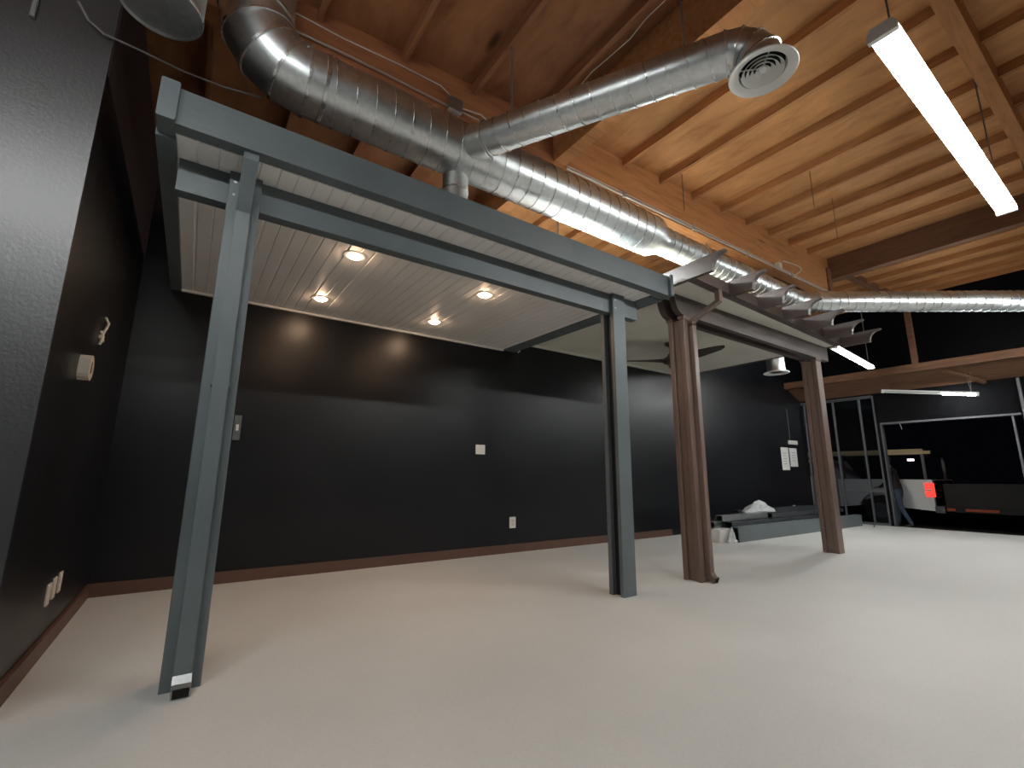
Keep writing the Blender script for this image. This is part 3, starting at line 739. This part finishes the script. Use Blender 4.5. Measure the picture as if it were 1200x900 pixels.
# papers at the far end of the back wall
t, cx, cz = plate_y('notice_sheet', (914.5, 524), (926, 551), 'tall white notice sheet pinned to the far black wall', 'paper', 'paper', .003)
for k in range(5): MB().box(cx-.11, cx+.06-.03*(k % 2), YB-.0042, YB-.003, cz+.12-.06*k, cz+.13-.06*k).build('print_line', 'ink', t)
t, cx, cz = plate_y('permit_sheet', (924.5, 525), (935.5, 547), 'shorter white sheet overlapping the tall notice', 'paper', 'paper', .002)
for k in range(4): MB().box(cx-.08, cx+.08, YB-.0032, YB-.002, cz+.10-.06*k, cz+.11-.06*k).build('print_line', 'ink', t)
t, cx, cz = plate_y('control_box', (923.5, 516), (933, 521.5), 'small white control box above the notice sheets', 'control box', 'white', .04)
MB().tube([(cx-.1, YB-.01, cz+.04), (cx-.12, YB-.01, cz+.8)], .006, 6).build('cord', 'greycable', t)
plate_y('small_tag', (929, 592), (932, 594.5), 'tiny white tag stuck above the stacked extrusions', 'tag', 'white', .003)
p = on(1, YB, 608, 412); t = thing('loose_screw_clip', (p.x, YB, p.z), 'tiny bright metal clip under the ribbed roof corner', 'clip')
MB().tube([(p.x-.02, YB-.001, p.z-.02), (p.x, YB-.02, p.z), (p.x+.02, YB-.001, p.z+.03)], .007, 6).build('clip', 'whitemetal', t)

# ------------------------------------------------------------------ stacked extrusions on the floor
def chan(name, x0, x1, y0, y1, z0, z1, mat, label, wall=.008, cat='aluminium beam', group=None):
    t = thing(name, ((x0+x1)/2, (y0+y1)/2, z0), label, cat, group)
    m = MB()
    o = [(y0, z0), (y1, z0), (y1, z1), (y0, z1)]; i_ = [(y0+wall, z0+wall), (y1-wall, z0+wall), (y1-wall, z1-wall), (y0+wall, z1-wall)]
    vs = [(x, *p) for x in (x0, x1) for p in o]+[(x, *p) for x in (x0, x1) for p in i_]
    fs = []
    for k in range(4):
        n = (k+1) % 4
        fs += [(k, n, 4+n, 4+k), (8+k, 12+k, 12+n, 8+n), (k, 8+k, 8+n, n), (4+k, 4+n, 12+n, 12+k)]
    m.add(vs, fs).build('hollow_section', mat, t)
    return t
chan('box_beam', 7.14, 11.9, 4.15, 4.28, .001, .225, 'grey', 'long blue-grey box beam lying along the front of the stack')
def bundle_end(x, y0, y1, z0, z1, mat, parent): MB().box(x, x+.02, y0, y1, z0, z1).build('end_cap', mat, parent)
t = chan('gutter_length', 6.86, 11.4, 4.29, 4.47, .001, .19, 'white', 'white gutter length on the floor behind the blue-grey beam', cat='gutter'); bundle_end(6.85, 4.29, 4.47, .001, .19, 'white', t)
t = chan('gutter_length', 6.72, 11.0, 4.50, 4.68, .001, .18, 'white', 'white gutter length on the floor next to the wall side', cat='gutter'); bundle_end(6.71, 4.50, 4.68, .001, .18, 'white', t)
chan('extrusion', 7.25, 11.2, 4.31, 4.45, .192, .285, 'wrap', 'dark film-wrapped extrusion, front one of the middle layer')
chan('extrusion', 7.02, 11.5, 4.47, 4.62, .192, .290, 'galvdull', 'dull steel extrusion with open end in the stack middle')
chan('extrusion', 7.4, 11.7, 4.64, 4.80, .192, .295, 'wrap', 'dark film-wrapped extrusion at the wall side of the stack')
chan('extrusion', 7.14, 8.55, 4.40, 4.52, .292, .385, 'galvdull', 'short dull steel extrusion on top of the stack')
chan('extrusion', 8.62, 11.6, 4.36, 4.48, .292, .360, 'wrap', 'dark film-wrapped extrusion on top of the stack, front one')
chan('extrusion', 7.9, 11.9, 4.54, 4.66, .297, .385, 'wrap', 'dark film-wrapped extrusion on top of the stack, middle one')
chan('extrusion', 8.1, 11.8, 4.68, 4.80, .297, .415, 'wrap', 'dark film-wrapped extrusion on top of the stack beside the wall')
# crumpled film bag
bagc = on(1, 4.33, 895, 606)
def bag(c, sx, sy, sz, label, seed):
    rnd = random.Random(seed); m = MB(); n, kk = 9, 16; vs = []
    for i in range(n):
        t = i/(n-1); rr = (1-t)**.7*(.9+.2*rnd.random())+.02
        for k in range(kk):
            a = 2*pi*k/kk; q = rr*(1+.28*sin(3*a+seed)+.22*(rnd.random()-.5))
            vs.append((c.x+sx*q*cos(a)+sx*.25*t, c.y+sy*q*sin(a), c.z+sz*(t+.10*(rnd.random()-.5))))
    fs = [(i*kk+k, i*kk+(k+1) % kk, (i+1)*kk+(k+1) % kk, (i+1)*kk+k) for i in range(n-1) for k in range(kk)]+[tuple((n-1)*kk+k for k in range(kk))]
    return tag(m.add(vs, fs).build('plastic_bag', 'film'), label, 'plastic bag')
bag(Vector((bagc.x-.1, 4.40, .40)), .42, .16, .20, 'crumpled clear plastic bag lying on the stacked extrusions', 3)
bag(Vector((7.02, 4.2, .0)), .09, .05, .22, 'wrapped plastic film at the end of the blue-grey beam', 5)
for k, (a, c, lab) in enumerate((((11.2, 4.35, .375), (12.0, 4.60, .415), 'thin metal rod resting over the stack end'), ((11.75, 3.9, .012), (12.22, 4.05, .012), 'thin metal rod on the floor by the glazing'), ((11.95, 4.2, .013), (12.25, 4.9, .013), 'short metal rod on the floor beside the stack end'))):
    tag(MB().tube([a, c], .012, 8).build('metal_rod', 'frame', None, True), lab, 'rod')

# ------------------------------------------------------------------ outside
GZ = -.22
struct(MB().add([(XR+.03, -8, -.02), (XR+.03, 14, -.02), (XR+1.4, -8, GZ), (XR+1.4, 14, GZ), (40, -8, GZ), (40, 14, GZ)], [(0, 2, 3, 1), (2, 4, 5, 3)]).build('yard_ground', 'asphalt'), 'dark asphalt yard outside the doorway')
TX = 15.2
tk = thing('pickup_truck', (TX+.95, 6.3, GZ), 'white pickup truck with ladder rack parked across the doorway', 'truck')
YR = on(0, TX, 1094, 575).y
ZR = on(0, TX, 1075, 562).z
z0 = on(0, TX, 1075, 598).z
# bed: sides, floor, tailgate, arched wheel opening
wy = YR+1.15
arch = [(wy+.46*cos(a), z0-.06+.46*sin(a)) for a in [pi*i/12 for i in range(13)]]
side = [(YR+2.05, z0), (YR+2.05, ZR), (YR+.02, ZR), (YR, ZR-.03), (YR+.02, z0)]+[q for q in reversed(arch) if q[1] > z0]
def tsides(x):
    return MB().prism(side, 0, x, x+.09)
tsides(TX).build('bed_side', 'truckwhite', tk); tsides(TX+1.75).build('bed_side', 'truckwhite', tk)
MB().box(TX+.09, TX+1.75, YR+.02, YR+2.05, z0+.10, z0+.16).build('bed_floor', 'blackplastic', tk)
MB().box(TX+.09, TX+1.75, YR+.0, YR+.06, z0+.12, ZR-.02).build('tailgate', 'blackplastic', tk)
o = MB().box(TX-.01, TX+1.85, YR-.16, YR+.02, z0-.04, z0+.12).build('rear_bumper', 'frame', tk)
lo_ = MB().bevbox(TX-.012, TX+.10, YR-.012, YR+.17, ZR-.42, ZR-.08, .02, 2).build('tail_lamp', 'tail', tk)
MB().bevbox(TX-.016, TX+.09, YR+.03, YR+.15, ZR-.275, ZR-.235, .008, 0).build('reverse_lens', 'white', lo_)
MB().bevbox(TX+1.75, TX+1.86, YR-.012, YR+.20, ZR-.42, ZR-.09, .02, 2).build('tail_lamp', 'redplastic', tk)
cabp = [(YR+2.10, z0), (YR+4.35, z0), (YR+4.35, ZR-.02), (YR+4.15, ZR+.02), (YR+3.55, ZR+.52), (YR+2.45, ZR+.55), (YR+2.12, ZR+.06)]
cb = MB().prism(cabp, 0, TX+.02, TX+1.82).build('cab', 'truckwhite', tk)
MB().prism([(YR+2.35, ZR+.07), (YR+3.85, ZR+.07), (YR+3.5, ZR+.46), (YR+2.52, ZR+.48)], 0, TX+.005, TX+.022).build('side_window', 'hole', cb)
MB().prism([(YR+4.35, z0), (YR+5.55, z0), (YR+5.6, ZR-.15), (YR+5.45, ZR-.05), (YR+4.35, ZR-.02)], 0, TX+.04, TX+1.80).build('bonnet', 'truckwhite', tk)
for y in (wy, YR+4.75):
    for x in (TX+.06, TX+1.55):
        w_ = MB().lathe([(.20, 0), (.36, .01), (.38, .04), (.38, .20), (.36, .23), (.20, .24)], (x, y, GZ+.38), 24, (1, 0, 0)).build('wheel', 'rubber', tk, True)
        MB().lathe([(0, .03), (.12, .02), (.21, .03)], (x, y, GZ+.38), 16, (1, 0, 0)).build('hub', 'frame', w_, True)
# ladder rack
zt = on(0, TX, 1060, 531).z
for y in (YR+.12, YR+1.9):
    o = MB().box(TX+.02, TX+1.76, y-.03, y+.03, zt-.09, zt-.03).build('rack_bar', 'frame', tk)
    for x in (TX+.05, TX+1.72): MB().box(x-.025, x+.025, y-.03, y+.03, ZR-.01, zt-.09).build('rack_post', 'frame', o)
MB().bevbox(TX+.0, TX+.08, YR+.30, YR+.42, zt-.20, zt-.15, .01, 1).build('rack_lamp', 'reversing', tk)
for k in range(3):
    tag(MB().box(TX+.02+.16*k, TX+.15+.16*k, YR-.05+.1*k, YR+3.4, zt-.029, zt+.045).build('lumber', 'lumber'),
        ('pale lumber length on the truck rack, open side', 'pale lumber length on the truck rack, middle one', 'pale lumber length on the truck rack, third across')[k], 'lumber', 'lumber on the ladder rack')
for k in range(2):
    tag(MB().box(TX+.06+.16*k, TX+.19+.16*k, YR+.1+.2*k, YR+3.3, zt+.046, zt+.10).build('lumber', 'lumber'),
        ('pale lumber length in the rack top layer, open side', 'pale lumber length in the rack top layer, far side')[k], 'lumber', 'lumber on the ladder rack')
# black trailer behind the truck
tr = thing('trailer', (TX+.9, .5, GZ), 'black flat-sided trailer hitched behind the white pickup', 'trailer')
ty1 = YR-.19; zt0 = on(0, TX, 1110, 600).z; zt1 = on(0, TX, 1110, 567).z
MB().box(TX+.02, TX+1.9, -4.5, ty1, zt0, zt0+.10).build('deck', 'trailer', tr)
MB().box(TX, TX+.05, -4.5, ty1, zt0+.10, zt1).build('side_board', 'trailer', tr)
MB().box(TX+1.85, TX+1.9, -4.5, ty1, zt0+.10, zt1).build('side_board', 'trailer', tr)
MB().box(TX+.05, TX+1.85, ty1-.05, ty1, zt0+.10, zt1).build('front_board', 'trailer', tr)
for a, c in ((1102, 1120), (1131, 1171)):
    pa, pc = on(0, TX-.004, a, 594), on(0, TX-.004, c, 598.5)
    MB().box(TX-.004, TX+.02, pc.y, min(pa.y, ty1), zt0+.03, zt0+.09).build('reflective_strip', 'tape', tr)
MB().bevbox(TX+.9, TX+1.0, ty1, YR-.162, zt0, zt0+.08, .01, 1).build('drawbar', 'trailer', tr)
for y in (-1.2, -2.1):
    for x in (TX-.02, TX+1.68): MB().lathe([(.16, 0), (.30, .01), (.32, .04), (.32, .18), (.30, .21), (.16, .22)], (x, y, GZ+.32), 20, (1, 0, 0)).build('wheel', 'rubber', tr, True)

# unseen lamp added outside over the glazing to brighten the truck and lumber
wl = thing('added_wall_light', (XR+.13, 4.4, 3.0), 'added unseen wall light above the shopfront glazing, brightening the truck', 'wall light')
MB().prism([(XR+.121, 2.95), (XR+.26, 2.99), (XR+.26, 3.05), (XR+.121, 3.12)], 1, 4.28, 4.52).build('housing', 'blackplastic', wl)
MB().box(XR+.14, XR+.25, 4.30, 4.50, 2.955, 2.975).build('lens', 'addedlamp', wl)

# person standing by the truck, turned towards it
def person():
    X = 14.55; foot = on(0, X, 1067, 616); head = on(0, X, 1051, 535)
    base = Vector((X, foot.y, GZ))
    J = {}; sc = 1.0
    def j(n, x, y, z, r, par): J[n] = (Vector((x, y, z)), r, par)
    # faces +y-ish (left) and a little away; weight on the rear leg, the other stretched to the right
    j('pelvis', 0, .14, .95, .135, None); j('waist', 0, .17, 1.10, .125, 'pelvis'); j('chest', 0, .22, 1.32, .145, 'waist')
    j('neck', 0, .27, 1.49, .055, 'chest'); j('skull', 0, .30, 1.58, .075, 'neck'); j('crown', 0, .31, 1.68, .088, 'skull'); j('top', 0, .31, 1.74, .06, 'crown')
    for s, n in ((-1, 'a'), (1, 'b')):
        j('hip'+n, .10*s, .14, .90, .095, 'pelvis')
        yk = .10 if s < 0 else .22; ya = -.08 if s < 0 else .24
        j('knee'+n, .11*s, yk, .50, .062, 'hip'+n); j('ank'+n, .12*s, ya, .10, .045, 'knee'+n); j('toe'+n, .13*s, ya+.17, .045, .042, 'ank'+n)
        j('sho'+n, .19*s, .22, 1.40, .068, 'chest'); j('elb'+n, .25*s, .26 if s < 0 else .30, 1.13, .046, 'sho'+n)
        j('wri'+n, .20*s, .42, 1.0, .033, 'elb'+n); j('palm'+n, .185*s, .49, .985, .034, 'wri'+n)
        for f, (ox, oz, L) in enumerate(((-.024, .012, .065), (-.009, .016, .075), (.008, .014, .070), (.022, .008, .055))):
            j('f%d%s' % (f, n), (.185+ox)*s, .535, .985+oz-.01, .010, 'palm'+n); j('g%d%s' % (f, n), (.185+ox)*s, .535+L*.6, .985+oz-.045, .008, 'f%d%s' % (f, n))
        j('th%s' % n, .145*s, .50, .995, .011, 'palm'+n); j('ti%s' % n, .135*s, .545, .985, .009, 'th'+n)
    names = list(J); me = bpy.data.meshes.new('person_body')
    me.from_pydata([J[n][0] for n in names], [(names.index(J[n][2]), i) for i, n in enumerate(names) if J[n][2]], [])
    ob = bpy.data.objects.new('person_body', me); COL.objects.link(ob)
    md = ob.modifiers.new('skin', 'SKIN'); md.use_smooth_shade = True
    for i, n in enumerate(names):
        me.skin_vertices[0].data[i].radius = (J[n][1], J[n][1]*(.8 if n in ('chest', 'waist', 'pelvis') else 1)); me.skin_vertices[0].data[i].use_root = (n == 'pelvis')
    ob.modifiers.new('sub', 'SUBSURF').levels = 1
    dg_ = bpy.context.evaluated_depsgraph_get(); ev = ob.evaluated_get(dg_); m2 = bpy.data.meshes.new_from_object(ev)
    bpy.data.objects.remove(ob)
    root = tag(bpy.data.objects.new('person', m2), 'person in dark jacket and blue jeans standing by the truck bed', 'person')
    COL.objects.link(root); root.location = base
    for k in ('jacket', 'jeans', 'skin', 'shoe'): m2.materials.append(M[k])
    while len(m2.materials) > 4: m2.materials.pop(index=0)
    for p_ in m2.polygons:
        c = p_.center; p_.use_smooth = True
        p_.material_index = 3 if c.z < .13 else 1 if c.z < .94 and not (c.y > .36) else 2 if (c.z > 1.50 or (c.y > .44 and c.z < 1.1)) else 0
    hd = Vector((0, .31, 1.68))+base
    MB().lathe([(0, .098), (.05, .090), (.088, .05), (.100, .0), (.094, -.05), (.085, -.06)], hd+Vector((0, -.02, .01)), 18, (0, -.35, 1)).build('hair', 'hair', root, True)
    MB().lathe([(0, .03), (.012, .01), (.014, -.012), (0, -.02)], hd+Vector((0, .092, -.035)), 8, (0, 1, .2)).build('nose', 'skin', root, True)
    for s in (-1, 1):
        MB().lathe([(0, .012), (.012, .006), (.012, -.004)], hd+Vector((.035*s, .080, -.01)), 8, (0, 1, 0)).build('eye', 'hair', root, True)
        MB().lathe([(0, .014), (.022, .008), (.026, -.004), (.01, -.01)], hd+Vector((.088*s, -.0, -.02)), 10, (s, 0, 0)).build('ear', 'skin', root, True)
    MB().box(hd.x-.025, hd.x+.025, hd.y+.078, hd.y+.088, hd.z-.078, hd.z-.068).build('mouth', 'shoe', root)
person()
